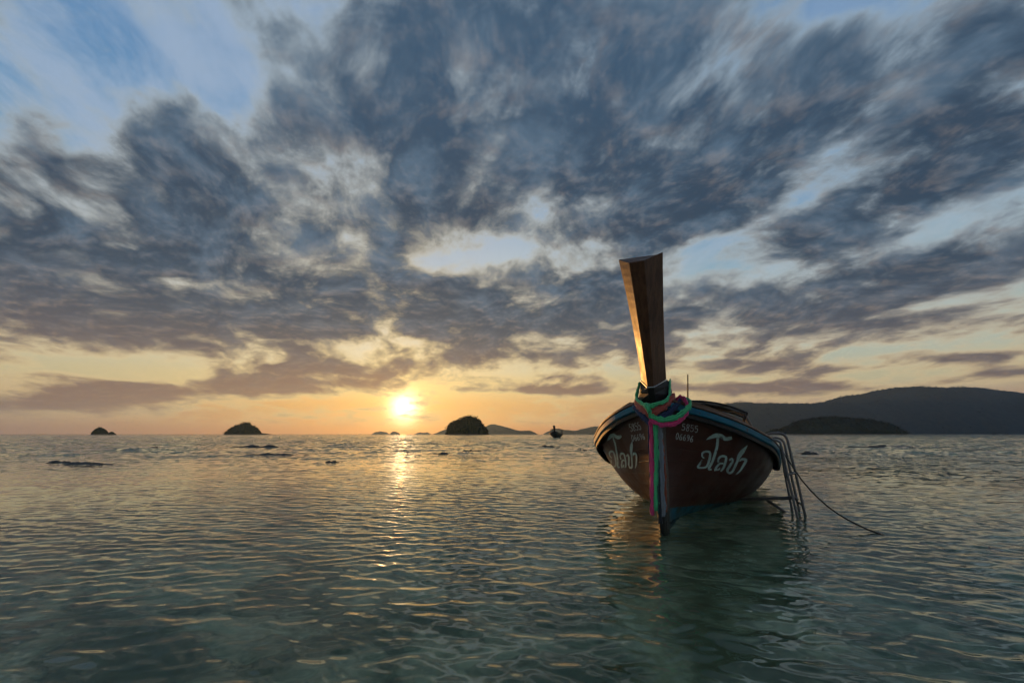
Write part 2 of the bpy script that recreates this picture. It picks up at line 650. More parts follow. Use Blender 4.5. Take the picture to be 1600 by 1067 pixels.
# ------------------------------------------------------------------ seabed
def seabed_z(x, y):
    r = math.hypot(x, y)
    z = -0.35 - 0.055 * min(r, 12) - 0.02 * max(0, min(r - 12, 150))
    z += 0.05 * mnoise.noise((x * 0.9, y * 0.9, 0.3)) + 0.10 * mnoise.noise((x * 0.25, y * 0.25, 4.0))
    return z


bv, bf = [], []
rs = [0.0] + list(np.exp(np.linspace(math.log(0.4), math.log(9500), 90)))
NA = 128
for r in rs:
    for k in range(NA):
        t = 2 * math.pi * k / NA
        x, y = r * math.sin(t), r * math.cos(t)
        bv.append((x, y, seabed_z(x, y)))
for i_ in range(len(rs) - 1):
    for k in range(NA):
        bf.append((i_ * NA + k, (i_ + 1) * NA + k, (i_ + 1) * NA + (k + 1) % NA, i_ * NA + (k + 1) % NA))
m, nt, b = new_mat('seabed_sand')
pos = position(nt)
pp = noise(nt, pos, 1.6, 6, 0.6, 0.8)
pq = noise(nt, pos, 9.0, 5, 0.65)
col = mixc(nt, pp.ss(0.40, 0.62), (0.13, 0.16, 0.10), (0.46, 0.46, 0.33))
col = mixc(nt, pq.ss(0.35, 0.75) * 0.5, col, (0.10, 0.11, 0.075))
nt.links.new(col.s, b.inputs['Base Color'])
b.inputs['Roughness'].default_value = 0.9
bed = mesh_obj('seabed', bv, bf, m, smooth=True)
tag(bed, 'pale sand and dark weed patches under shallow water', kind='structure')


# ------------------------------------------------------------------ islands and hills (local x east, z up; distance y)
def wood_mat(name, c1, c2, scale):
    m, nt, b = new_mat(name)
    pos = position(nt)
    n = noise(nt, pos, scale, 6, 0.65)
    col = mixc(nt, n.ss(0.35, 0.68), c1, c2)
    pz = sepxyz(nt, pos)[2]
    col = mixc(nt, pz.ss(2.2, 0.6), col, (0.09, 0.075, 0.06))       # bare rock at the foot
    nt.links.new(col.s, b.inputs['Base Color'])
    b.inputs['Roughness'].default_value = 1.0
    b.inputs['Specular IOR Level'].default_value = 0.0
    return m


M_WOOD = wood_mat('forest_near', (0.014, 0.022, 0.010), (0.040, 0.050, 0.024), 0.25)
M_WOODF = wood_mat('forest_far', (0.010, 0.018, 0.012), (0.028, 0.038, 0.024), 0.03)


def land(name, label, y0, prof, mat, lump, lsize, depth, nx=240, nz=40, seed=0.0):
    """A hill whose skyline follows prof, wooded: rounded across, with crowns of trees roughening the surface."""
    xs = np.linspace(prof[0][0], prof[-1][0], nx)
    zs = np.interp(xs, [p[0] for p in prof], [p[1] for p in prof])
    k = np.ones(5) / 5
    zsm = np.convolve(np.pad(zs, 2, mode='edge'), k, mode='valid')
    zs = 0.5 * zs + 0.5 * zsm
    hmax = zs.max()
    verts, faces = [], []
    for iv in range(nz + 1):
        v = -1 + 2 * iv / nz
        for ix, x in enumerate(xs):
            d = depth * (0.35 + 0.65 * (zs[ix] / hmax))
            y = y0 + v * d
            f = (max(0.0, 1 - v * v)) ** 0.75
            z = zs[ix] * f
            q = (x / lsize, y / lsize, seed)
            t = abs(mnoise.noise(q)) * 1.2 + 0.6 * abs(mnoise.noise((q[0] * 2.3, q[1] * 2.3, seed + 5)))
            z += lump * (t - 0.45) * min(1.0, z / (3 * lump) if lump > 0 else 1)
            edge = min(ix, nx - 1 - ix)
            if iv in (0, nz) or edge == 0:
                z = -3.0
            verts.append((x + 0.3 * lump * mnoise.noise((q[0], q[1], seed + 9)), y, z))
    for iv in range(nz):
        for ix in range(nx - 1):
            a = iv * nx + ix
            faces.append((a, a + 1, a + nx + 1, a + nx))
    o = mesh_obj(name, verts, faces, mat, smooth=True)
    tag(o, label, kind='structure')
    return o, xs, zs


def treetops(parent, y0, xs, zs, depth, n, size, mat):
    """Leafy crowns standing out of the wood along the ridge and the seaward slope."""
    r = random.Random(len(xs) + n)
    bm = bmesh.new()
    hmax = zs.max()
    for _ in range(n):
        ix = r.randrange(len(xs))
        if zs[ix] < hmax * 0.12:
            continue
        v = r.uniform(-1, 0.15) if r.random() < 0.6 else r.uniform(-0.2, 0.1)
        d = depth * (0.35 + 0.65 * zs[ix] / hmax)
        z = zs[ix] * (1 - v * v) ** 0.75
        s = size * r.uniform(0.5, 1.25)
        c = Vector((xs[ix], y0 + v * d, z + s * 0.35))
        for _k in range(9):
            p = c + Vector((r.gauss(0, .55), r.gauss(0, .55), r.gauss(0.1, .5))) * s
            nrm = Vector((r.gauss(0, 1), r.gauss(0, 1), r.gauss(0.4, 1))).normalized()
            t = nrm.orthogonal().normalized() * s * r.uniform(.30, .55)
            u = nrm.cross(t)
            bm.faces.new([bm.verts.new(p + t), bm.verts.new(p + u * .8), bm.verts.new(p - t), bm.verts.new(p - u * .8)])
    o = bm_obj('treetops', bm, mat, parent)
    o['kind'] = 'stuff'
    return o


LANDS = {
    'dome': (900, [(-129, -1), (-127, 2.0), (-124, 12.1), (-118, 19.8), (-106, 25.4), (-94, 29.0), (-87, 31.8), (-84, 31.0), (-75, 30.6), (-65, 25.9), (-58, 16.7), (-51, 8.1), (-46, 2.0), (-43, -1)]),
    'left': (1100, [(-992, -1), (-990, 2), (-988, 9.0), (-984, 14.0), (-977, 15.8), (-969, 13.0), (-962, 6.8), (-959, 3.4), (-956, -1)]),
    'leftb': (1080, [(-941, -1), (-937, 3.4), (-932, 6.8), (-927, 3.8), (-918, -1)]),
    'second': (1300, [(-804, -1), (-801, 2), (-794, 10.0), (-777, 21.0), (-762, 26.5), (-752, 29.4), (-738, 29.2), (-733, 24.0), (-719, 18.8), (-709, 10.0), (-705, 3.6), (-690, 2.6), (-667, -1)]),
    'mount': (3000, [(529, -1), (581, 59.8), (959, 127.5), (1265, 185), (1435, 196), (1480, 204), (1530, 196), (1655, 194), (1868, 192), (1969, 193), (2021, 201), (2071, 202), (2124, 223), (2203, 246), (2305, 255), (2370, 264), (2424, 284), (2514, 297), (2616, 300), (2741, 293), (2869, 297), (2943, 290), (3030, 281), (3116, 268), (3215, 260), (3326, 250), (3363, 243), (3606, 206), (3962, 127), (4299, -1)]),
    'dark': (1800, [(991, -1), (1011, 13.2), (1056, 15.4), (1081, 31), (1120, 49), (1174, 58.6), (1250, 63.7), (1309, 58.6), (1353, 54.5), (1398, 51.2), (1433, 38.5), (1460, 20.6), (1493, -1)]),
    'hillA': (5500, [(-935, -1), (-891, 13.9), (-797, 51.1), (-589, 79.1), (-314, 88.4), (-247, 116.5), (-171, 107.1), (-95, 88.4), (0, 60.4), (95, 38.0), (190, 41.8), (247, 30), (310, -1)]),
    'hillB': (5200, [(338, -1), (367, 11.4), (431, 39.5), (503, 60.7), (592, 48.3), (700, 36.0), (790, 57.2), (881, 78.3), (935, 87.2), (1078, 74.8), (1219, -1)]),
    't1': (7000, [(-2115, -1), (-2052, 34.0), (-1980, 41.1), (-1895, 29.2), (-1855, -1)]),
    't2': (7000, [(-1850, -1), (-1799, 38.7), (-1738, 34.0), (-1690, -1)]),
    't3': (7000, [(-1475, -1), (-1388, 29.2), (-1339, 22.1), (-1279, 26.9), (-1215, -1)]),
}
def rescale(k, f):
    d, p = LANDS[k]
    LANDS[k] = (d * f, [(x * f, z * f if z > 0 else z) for x, z in p])


rescale('mount', 1.5)
rescale('dark', 0.75)
o, xs, zs = land('dome_island', 'steep domed wooded islet just to the right of the setting sun', *LANDS['dome'], M_WOOD, 2.8, 6.0, 30, seed=1.0)
treetops(o, 900, xs, zs, 30, 380, 2.9, M_WOOD)
o, xs, zs = land('islet', 'smallest wooded islet on the horizon at the far left', *LANDS['left'], M_WOOD, 1.8, 4.5, 16, 90, 24, seed=2.0)
treetops(o, 1100, xs, zs, 16, 80, 1.5, M_WOOD)
o, xs, zs = land('sea_stack', 'tiny low rock beside the leftmost islet', *LANDS['leftb'], M_WOOD, 1.0, 3.5, 8, 60, 16, seed=3.0)
o, xs, zs = land('wooded_island', 'low humped wooded island between the far left islet and the sun', *LANDS['second'], M_WOOD, 2.8, 7.0, 28, 200, 36, seed=4.0)
treetops(o, 1300, xs, zs, 28, 280, 3.0, M_WOOD)
o, xs, zs = land('mountain', 'long blue-grey wooded mountain ridge behind the moored boat', *LANDS['mount'], M_WOODF, 12.0, 55.0, 1000, 520, 60, seed=5.0)
treetops(o, 4500, xs, zs, 1000, 1500, 9.0, M_WOODF)
o, xs, zs = land('headland', 'low dark wooded headland in front of the mountain ridge', *LANDS['dark'], M_WOODF, 4.0, 12.0, 120, 260, 40, seed=6.0)
treetops(o, 1350, xs, zs, 120, 700, 3.6, M_WOODF)
land('far_hill', 'hazy distant hill rising behind the domed islet', *LANDS['hillA'], M_WOODF, 8.0, 60.0, 260, 200, 24, seed=7.0)
land('far_hill', 'hazy distant hill running behind the bow of the moored boat', *LANDS['hillB'], M_WOODF, 8.0, 60.0, 260, 160, 24, seed=8.0)
land('far_island', 'faint wider far island below the sun', *LANDS['t1'], M_WOODF, 3.0, 40.0, 120, 60, 12, seed=9.0)
land('far_island', 'faint narrow far island directly below the sun', *LANDS['t2'], M_WOODF, 3.0, 40.0, 90, 50, 12, seed=10.0)
land('far_island', 'faint flat far island between the sun and the domed islet', *LANDS['t3'], M_WOODF, 3.0, 40.0, 120, 60, 12, seed=11.0)

# ------------------------------------------------------------------ sea air
m = bpy.data.materials.new('sea_air')
m.use_nodes = True
nt = m.node_tree
nt.nodes.clear()
pv = nt.nodes.new('ShaderNodeVolumePrincipled')
pv.inputs['Color'].default_value = (0.40, 0.64, 1.0, 1)
pv.inputs['Density'].default_value = HAZE_DENSITY
pv.inputs['Anisotropy'].default_value = 0.55
mo = nt.nodes.new('ShaderNodeOutputMaterial')
nt.links.new(pv.outputs[0], mo.inputs['Volume'])
bm = bmesh.new()
box(bm, -10000, 10000, -10000, 10000, -9.0, 490.0)
hz = bm_obj('haze', bm, m)
tag(hz, 'thin evening haze over the sea', kind='stuff')


# ------------------------------------------------------------------ moored longtail boat (local: x starboard-of-picture, y aft, z up)
BOAT_RZ = rad(-27)
boat = empty('longtail_boat', (1.39, 4.45, 0), BOAT_RZ)
tag(boat, 'dark brown wooden longtail boat with tall prow and coloured ribbons, moored in the shallows', 'boat')
BM = Matrix.Translation((1.39, 4.45, 0)) @ Matrix.Rotation(BOAT_RZ, 4, 'Z')

G_S = [-.05, 0, .15, .3, .65, 1.05, 1.35, 1.75, 2.4, 4, 6, 8]
G_W = [.09, .13, .285, .42, .66, .86, .98, 1.04, 1.07, 1.06, .95, .72]


def smooth_interp(xs_, ys_):
    from bisect import bisect_right
    n = len(xs_)
    d = [(ys_[i + 1] - ys_[i]) / (xs_[i + 1] - xs_[i]) for i in range(n - 1)]
    mm = [d[0]] + [(0 if d[i - 1] * d[i] <= 0 else 2 * d[i - 1] * d[i] / (d[i - 1] + d[i])) for i in range(1, n - 1)] + [d[-1]]

    def f(x):
        i = min(max(bisect_right(xs_, x) - 1, 0), n - 2)
        h = xs_[i + 1] - xs_[i]
        t = (x - xs_[i]) / h
        return ((1 + 2 * t) * (1 - t) ** 2 * ys_[i] + t * (1 - t) ** 2 * h * mm[i] + t * t * (3 - 2 * t) * ys_[i + 1] + t * t * (t - 1) * h * mm[i + 1])
    return f


gw = smooth_interp(G_S, G_W)


def gz(s):
    return (1.14 - .28 * s) if s < 1.9 else .608 - .20 * (1 - math.exp(-1.4 * (s - 1.9))) + max(0, s - 5) * .05


ZK = -0.056


def hull_w(s, u):
    p = .2176 + 2.1266 * math.exp(-max(s, 0) / .6146)
    return gw(s) * u ** p


# materials
def wood(name, c1, c2, rough, grain=(30, 1.2, 6), spec=0.5, coat=0.0, wear=None):
    m, nt, b = new_mat(name)
    oc = coord(nt)
    g1 = noise(nt, mapping(nt, oc, grain), 1.0, 6, 0.65, 0.5)
    g2 = noise(nt, oc, 2.5, 5, 0.6)
    col = mixc(nt, g1.ss(0.3, 0.7), c1, c2)
    col = mixc(nt, g2.ss(0.45, 0.8) * 0.55, col, tuple(0.6 * v for v in c1))
    if wear:
        g3 = noise(nt, mapping(nt, oc, (3, 3, 9)), 2.2, 7, 0.7)
        col = mixc(nt, g3.ss(0.60, 0.72) * 0.6, col, wear)
    nt.links.new(col.s, b.inputs['Base Color'])
    rr = g2.ss(0.3, 0.8, rough * 0.75, rough * 1.3)
    nt.links.new(rr.s, b.inputs['Roughness'])
    b.inputs['Specular IOR Level'].default_value = spec
    b.inputs['Coat Weight'].default_value = coat
    b.inputs['Coat Roughness'].default_value = 0.25
    bump(nt, b, g1, 0.5, 0.006)
    return m


def paint(name, c, rough=0.5, var=0.25, chip=None):
    m, nt, b = new_mat(name)
    oc = coord(nt)
    g = noise(nt, oc, 7.0, 6, 0.6)
    col = mixc(nt, g.ss(0.35, 0.75) * var * 2, c, tuple(0.55 * v for v in c))
    if chip:
        g2 = noise(nt, mapping(nt, oc, (14, 5, 14)), 1.0, 7, 0.7)
        col = mixc(nt, g2.ss(0.58, 0.64), col, chip)
    nt.links.new(col.s, b.inputs['Base Color'])
    b.inputs['Roughness'].default_value = rough
    bump(nt, b, g, 0.2, 0.003)
    return m


M_PROW = wood('varnished_prow_wood', (0.066, 0.026, 0.011), (0.140, 0.058, 0.024), 0.48, (26, 26, 1.6), spec=0.3, wear=(0.035, 0.020, 0.012))
M_CAP = wood('gunwale_wood', (0.10, 0.05, 0.025), (0.17, 0.085, 0.045), 0.55, (14, 1.5, 14))
M_STEM = wood('stem_wood', (0.085, 0.065, 0.05), (0.15, 0.12, 0.10), 0.6, (30, 30, 2.0))
nt = M_STEM.node_tree
pz = sepxyz(nt, coord(nt))[2]
bs = nt.nodes['Principled BSDF']
old = Sock(nt, bs.inputs['Base Color'].links[0].from_socket)
slime = noise(nt, mapping(nt, coord(nt), (20, 20, 4)), 1.0, 5, 0.6)
nt.links.new(mixc(nt, (pz + (slime - 0.5) * 0.2).ss(0.32, 0.12), old, (0.012, 0.014, 0.010)).s, bs.inputs['Base Color'])   # weed and wet at the foot
M_BLACK = paint('black_paint', (0.012, 0.011, 0.010), 0.55)
M_BLUE = paint('blue_paint', (0.016, 0.17, 0.26), 0.45, 0.3, chip=(0.06, 0.07, 0.065))
M_LETTER = paint('pale_lettering', (0.52, 0.66, 0.60), 0.6, 0.4, chip=(0.16, 0.15, 0.125))
M_DIGIT = paint('white_lettering', (0.62, 0.62, 0.58), 0.6, 0.4, chip=(0.15, 0.12, 0.10))
M_DECK = wood('deck_wood', (0.06, 0.04, 0.028), (0.12, 0.08, 0.05), 0.7, (20, 1.5, 20))
M_METAL = paint('galvanised_pipe', (0.18, 0.17, 0.16), 0.45, 0.4, chip=(0.07, 0.045, 0.03))
M_TARP = paint('dark_tarpaulin', (0.025, 0.026, 0.03), 0.8)
M_WIRE = paint('steel_edging', (0.55, 0.55, 0.55), 0.3)
M_WIRE.node_tree.nodes['Principled BSDF'].inputs['Metallic'].default_value = 0.8
M_ROPE = paint('rope_fibre', (0.05, 0.045, 0.035), 0.9)

# hull paint: dark brown topsides with plank seams, blue bottom paint along the waterline
m, nt, b = new_mat('hull_paint')
oc = coord(nt)
hx, hy, hz_ = sepxyz(nt, oc)
g1 = noise(nt, mapping(nt, oc, (6, 1.3, 7)), 1.0, 6, 0.65)
g2 = noise(nt, oc, 3.0, 6, 0.65)
g3 = noise(nt, mapping(nt, oc, (10, 10, 2.0)), 1.0, 6, 0.7)
brown = mixc(nt, g1.ss(0.3, 0.72), (0.058, 0.013, 0.007), (0.098, 0.027, 0.014))
grime = g3.ss(0.42, 0.75) * hz_.ss(0.60, 0.05)
brown = mixc(nt, grime * 0.75, brown, (0.085, 0.075, 0.062))
scuff = g2.ss(0.60, 0.74) * 0.35
brown = mixc(nt, scuff, brown, (0.10, 0.075, 0.055))
blue = mixc(nt, g3.ss(0.40, 0.62), (0.015, 0.15, 0.22), (0.035, 0.040, 0.035))
line = (hy * -0.055) + 0.150 + (g2 - 0.5) * 0.05
isblue = (line - hz_).ss(-0.004, 0.004)
sheer = hz_ + hy.mn(1.9) * (hz_ * 0.245)
saw = ((sheer * 8.0)._m('FRACT') - 0.5)._m('ABSOLUTE')
seam = saw.ss(0.455, 0.498, 1.0, 0.0)
brown = mixc(nt, saw.ss(0.44, 0.495) * g1.ss(0.35, 0.6) * 0.6, brown, (0.012, 0.008, 0.006))      # caulking dirt in the seams
streak = noise(nt, mapping(nt, oc, (9, 9, 0.8)), 1.6, 5, 0.65).ss(0.56, 0.72) * 0.35
brown = mixc(nt, streak, brown, (0.095, 0.065, 0.048))                                            # salt runs
col = mixc(nt, isblue, brown, blue)
nt.links.new(col.s, b.inputs['Base Color'])
nt.links.new(g2.ss(0.3, 0.75, 0.30, 0.62).s, b.inputs['Roughness'])
# seams between the strakes follow the sheer
bump(nt, b, seam * 0.9 + g1 * 0.5, 0.4, 0.004)
M_HULL = m

# --- hull
SS = [0.0, .03, .07, .12, .18, .25, .33, .42, .52, .64, .78, .92, 1.05, 1.2, 1.35, 1.5, 1.65, 1.8, 2.0, 2.2, 2.5, 2.9, 3.4, 4, 4.6, 5.3, 6, 6.7, 7.4, 8.0]
NU = 26
hv, hf = [], []
cols = 2 * NU + 1


def hull_row(s, off=0.0, lift=0.0):
    row = []
    for k in range(-NU, NU + 1):
        u = (abs(k) / NU) ** 1.25
        sg = 1 if k >= 0 else -1
        zz_ = ZK + (gz(s) - ZK) * u
        row.append((sg * max(hull_w(s, u) - off, 0.0), s + lift, zz_ + (off if u < 0.2 else 0)))
    return row


for s in SS:
    hv += hull_row(s)
for i_ in range(len(SS) - 1):
    for k in range(cols - 1):
        a_ = i_ * cols + k
        hf.append((a_, a_ + 1, a_ + cols + 1, a_ + cols))
outer_v, outer_f = list(hv), list(hf)
base = len(hv)
for s in SS:
    hv += hull_row(s, 0.035)
for i_ in range(len(SS) - 1):
    for k in range(cols - 1):
        a_ = base + i_ * cols + k
        hf.append((a_, a_ + cols, a_ + cols + 1, a_ + 1))
    for k in (0, cols - 1):
        a_, b_ = i_ * cols + k, (i_ + 1) * cols + k
        hf.append((a_, b_, base + b_, base + a_) if k == 0 else (b_, a_, base + a_, base + b_))
last = (len(SS) - 1) * cols
hf.append([last + k for k in range(cols)])
hull = mesh_obj('hull', hv, hf, M_HULL, boat, smooth=True)
hull.data.polygons[len(hf) - 1].use_smooth = False
HULL_BVH = BVHTree.FromPolygons([BM @ Vector(v) for v in outer_v], outer_f)

# --- gunwale: blue rubbing strake outside, brown cap on top, both sides
RS = [x for x in np.linspace(-0.02, 8.0, 120)]
for sg, side in ((-1, 'left'), (1, 'right')):
    def frame(s):
        e = 0.02
        dw = (gw(s + e) - gw(s - e if s - e > -.05 else s)) / (2 * e if s - e > -.05 else e)
        n = Vector((1, -dw, 0)).normalized()
        return Vector((gw(max(s, -.05)), s, gz(s))), n

    def sweep(name, prof, mat, s0=-0.02, s1=8.0):
        vs, fs = [], []
        L = [s for s in RS if s0 <= s <= s1]
        for s in L:
            c, n = frame(s)
            for o_, dz in prof:
                p = c + n * o_ + Vector((0, 0, dz))
                vs.append((sg * p.x, p.y, p.z))
        n_ = len(prof)
        for i_ in range(len(L) - 1):
            for k in range(n_):
                q = (i_ * n_ + k, i_ * n_ + (k + 1) % n_, (i_ + 1) * n_ + (k + 1) % n_, (i_ + 1) * n_ + k)
                fs.append(q if sg > 0 else q[::-1])
        fs.append(list(range(n_)) if sg < 0 else list(range(n_))[::-1])
        fs.append([(len(L) - 1) * n_ + k for k in range(n_)][::(1 if sg > 0 else -1)])
        return mesh_obj(name, vs, fs, mat, boat)

    o = sweep('rubbing_strake', [(0.004, -.060), (.036, -.063), (.050, -.052), (.056, -.008), (.046, .003), (.004, .003)], M_BLUE)
    o['label'] = 'blue painted rubbing strake'
    sweep('lower_strake', [(0.003, -.105), (.030, -.105), (.034, -.068), (.003, -.068)], M_BLACK)
    sweep('gunwale_cap', [(-.085, .006), (.052, .006), (.058, .014), (.052, .034), (-.085, .042)], M_CAP)
    sweep('inner_board', [(-.060, .044), (-.036, .044), (-.036, .085), (-.060, .085)], M_CAP, 0.12, 6.0)

# --- deck boards and thwarts inside
for k in range(9):
    s = 0.30 + k * 0.15
    wdt = gw(s) - 0.075
    bm = bmesh.new()
    box(bm, -wdt, wdt, s, s + 0.142, gz(s) - 0.105, gz(s) - 0.075)
    bm_obj('deck_board', bm, M_DECK, boat)
for s in (2.1, 3.1, 4.2, 5.3, 6.4):
    bm = bmesh.new()
    wdt = gw(s) - 0.07
    box(bm, -wdt, wdt, s, s + 0.24, gz(s) - 0.10, gz(s) - 0.06)
    bm_obj('thwart', bm, M_DECK, boat)
bm = bmesh.new()
box(bm, -0.5, 0.5, 1.7, 7.6, 0.02, 0.05)
bm_obj('floor_boards', bm, M_DECK, boat)

# --- stem post
bm = bmesh.new()
prof = [(-.34, .030, .02, .16), (-.02, .036, -.035, .16), (.25, .052, -.055, .14), (.6, .066, -.062, .12), (.95, .082, -.075, .12), (1.12, .095, -.085, .12), (1.30, .105, -.10, .12)]
rows = []
for z, hw, sf, sb in prof:
    rows.append([bm.verts.new(p) for p in ((-hw * .55, sf, z), (hw * .55, sf, z), (hw, sf + .05, z), (hw, sb, z), (-hw, sb, z), (-hw, sf + .05, z))])
for i_ in range(len(rows) - 1):
    for k in range(6):
        bm.faces.new((rows[i_][k], rows[i_][(k + 1) % 6], rows[i_ + 1][(k + 1) % 6], rows[i_ + 1][k]))
bm.faces.new(rows[0][::-1])
bm.faces.new(rows[-1])
bm_obj('stem_post', bm, M_STEM, boat)
# keel plank under the forefoot
bm = bmesh.new()
box(bm, -.03, .03, 0.165, 7.6, -.20, -.045)
bm_obj('keel', bm, M_BLACK, boat)

# --- black block at the foot of the prow
bm = bmesh.new()
rows = []
for z, hw, sf, sb, dv in [(1.145, .168, -.125, .16, 0), (1.22, .150, -.165, .17, 0), (1.30, .133, -.185, .17, .03), (1.362, .124, -.195, .18, .085)]:
    rows.append([bm.verts.new(p) for p in ((-.028, sf, z - dv), (.028, sf, z - dv), (hw, .0, z), (hw, sb, z), (-hw, sb, z), (-hw, .0, z))])
for i_ in range(len(rows) - 1):
    for k in range(6):
        bm.faces.new((rows[i_][k], rows[i_][(k + 1) % 6], rows[i_ + 1][(k + 1) % 6], rows[i_ + 1][k]))
bm.faces.new(rows[0][::-1])
bm.faces.new(rows[-1])
bm_obj('prow_foot', bm, M_BLACK, boat)

# --- tall prow: faceted post, wider and leaning forward towards the top
bm = bmesh.new()
NL = 16
rows = []
for i_ in range(NL + 1):
    t = i_ / NL
    e = t ** 1.15
    hw = .118 + (.212 - .118) * (.25 * t + .75 * t ** 1.5)
    fw = .026 + (.068 - .026) * t
    ss_ = .0 - .32 * e
    sf = -.195 - .32 * e
    sb = .17 - .30 * e
    zs_ = 1.366 + (2.545 - 1.366) * t
    zf = 1.282 + (2.418 - 1.282) * t
    zb = 1.40 + (2.60 - 1.40) * t
    rows.append([bm.verts.new(p) for p in ((-fw, sf, zf), (fw, sf, zf), (hw, ss_, zs_), (hw * .8, sb, zb), (-hw * .8, sb, zb), (-hw, ss_, zs_))])
for i_ in range(NL):
    for k in range(6):
        bm.faces.new((rows[i_][k], rows[i_][(k + 1) % 6], rows[i_ + 1][(k + 1) % 6], rows[i_ + 1][k]))
bm.faces.new(rows[0][::-1])
bm.faces.new(rows[-1])
prow = bm_obj('prow', bm, M_PROW, boat)
bv_ = prow.modifiers.new('edge', 'BEVEL')
bv_.width = 0.006
bv_.segments = 2
bv_.limit_method = 'ANGLE'
bv_.angle_limit = rad(18)
# thin bright edging where prow meets the black foot
bm = bmesh.new()
tube(bm, [(-.126, .003, 1.366), (-.030, -.199, 1.280), (.030, -.199, 1.280), (.126, .003, 1.366)], 0.0045, 6)
tube(bm, [(-.060, -.155, 1.268), (-.026, -.200, 1.278)], 0.004, 6)
bm_obj('metal_edging', bm, M_WIRE, prow)


# --- painted lettering, laid on the planking (picture directions only find the spot on the hull)
TH_ = rad(11.488)
def view_ray(px, py):
    f = 711.0
    u, v = (px - 800) / f, (py - 533.5) / f
    return Vector((u, math.cos(TH_) + v * math.sin(TH_), math.sin(TH_) - v * math.cos(TH_))).normalized()


def on_hull(px, py, lift=0.0025):
    hit = HULL_BVH.ray_cast(Vector((0, 0, CAM_H)), view_ray(px, py))
    if hit[0] is None:
        return None
    n = hit[1] if hit[1].dot(view_ray(px, py)) < 0 else -hit[1]
    return BM.inverted() @ (hit[0] + n * lift)


def stroke_mesh(name, strokes, to_px, mat, fill=()):
    """Brush strokes given as lists of (x, y, width) in a flat layout, conformed to the hull."""
    bm = bmesh.new()
    for st in strokes:
        P = catmull([(x, y, w) for x, y, w in st], 5)
        prev = None
        for i_, p in enumerate(P):
            a_, b_ = P[max(i_ - 1, 0)], P[min(i_ + 1, len(P) - 1)]
            d = Vector((b_.x - a_.x, b_.y - a_.y))
            if d.length < 1e-6:
                continue
            d.normalize()
            n = Vector((-d.y, d.x)) * p.z * 0.5
            q = [on_hull(*to_px(p.x + s_ * n.x, p.y + s_ * n.y)) for s_ in (-1, 1)]
            if None in q:
                prev = None
                continue
            cur = [bm.verts.new(v) for v in q]
            if prev:
                bm.faces.new((prev[0], prev[1], cur[1], cur[0]))
            prev = cur
    return bm_obj(name, bm, mat, hull)


TEXT = [
    # first letter
    [(268, 770, 14), (246, 752, 16), (250, 716, 20), (290, 700, 22), (326, 714, 24), (322, 780, 26), (296, 850, 22), (262, 868, 18), (200, 864, 20), (222, 828, 20), (244, 786, 14)],
    # tall letter with a flag
    [(288, 578, 4), (330, 556, 30), (385, 535, 44), (440, 540, 44), (480, 566, 42), (520, 566, 40), (556, 556, 30)],
    [(408, 560, 26), (402, 640, 28), (378, 730, 28), (350, 810, 26), (318, 868, 26), (318, 890, 16), (344, 884, 16)],
    # third letter
    [(412, 812, 18), (420, 770, 22), (456, 748, 24), (494, 762, 26), (486, 820, 26), (462, 880, 22), (436, 906, 12)],
    [(468, 826, 14), (430, 826, 20), (400, 856, 22), (384, 886, 24), (372, 902, 10)],
    [(384, 890, 16), (412, 890, 16), (430, 872, 14)],
    # fourth letter with a flame tail
    [(528, 792, 16), (552, 776, 20), (562, 794, 24), (540, 840, 26), (508, 896, 26), (530, 924, 22), (562, 906, 24), (590, 850, 24), (614, 796, 26), (630, 750, 40), (662, 704, 44), (690, 670, 26), (718, 634, 3)],
    # last letter
    [(634, 802, 8), (658, 782, 24), (690, 782, 28), (700, 800, 28), (672, 850, 24), (640, 900, 20), (596, 940, 4)],
]
stroke_mesh('painted_name', TEXT, lambda x, y: (1060 + x / 6.67, 600 + y / 6.67), M_LETTER)


def left_px(x, y):
    u, v = (x - 195) / 520, (y - 512) / 428
    return 900 + (150 + 175 * u + 80 * v) / 3.953, 580 + (400 - 40 * u + 230 * v) / 3.953


stroke_mesh('painted_name', TEXT, left_px, M_LETTER)
DIG = {
    '5': [[(.9, .05), (.25, .05), (.18, .45), (.6, .40), (.9, .62), (.75, .92), (.35, 1.0), (.08, .86)]],
    '8': [[(.55, .48), (.2, .30), (.3, .06), (.65, .02), (.85, .22), (.5, .50), (.15, .72), (.3, .98), (.7, .97), (.88, .72), (.55, .48)]],
    '0': [[(.5, .02), (.12, .4), (.2, .9), (.55, .98), (.88, .6), (.78, .12), (.5, .02)]],
    '6': [[(.8, .03), (.35, .3), (.12, .7), (.35, .98), (.75, .92), (.88, .65), (.6, .5), (.2, .66)]],
    '9': [[(.85, .35), (.5, .5), (.15, .32), (.35, .04), (.72, .06), (.85, .35), (.75, .7), (.4, .98)]],
}


def digits(txt, quad, wd):
    """quad: picture corners top-left, top-right, bottom-left of the written line."""
    tl, tr, bl = (Vector(q) for q in quad)
    st = []
    n = len(txt)
    for i_, ch in enumerate(txt):
        for line_ in DIG[ch]:
            pts = []
            for x, y in line_:
                p = tl + (tr - tl) * ((i_ + x * .78 + .1) / n) + (bl - tl) * y
                pts.append((p.x, p.y, wd))
            st.append(pts)
    return st


z3 = lambda x, y: (960 + x / 7.62, 580 + y / 7.62)
ident = lambda x, y: (x, y)
stroke_mesh('painted_number', digits('5855', (z3(800, 618), z3(1005, 650), z3(790, 696)), 1.05), ident, M_DIGIT)
stroke_mesh('painted_number', digits('06696', (z3(730, 728), z3(945, 768), z3(720, 802)), 1.05), ident, M_DIGIT)
stroke_mesh('painted_number', digits('5855', (z3(165, 628), z3(300, 602), z3(195, 716)), 0.95), ident, M_DIGIT)
stroke_mesh('painted_number', digits('06696', (z3(192, 758), z3(355, 736), z3(212, 830)), 0.95), ident, M_DIGIT)

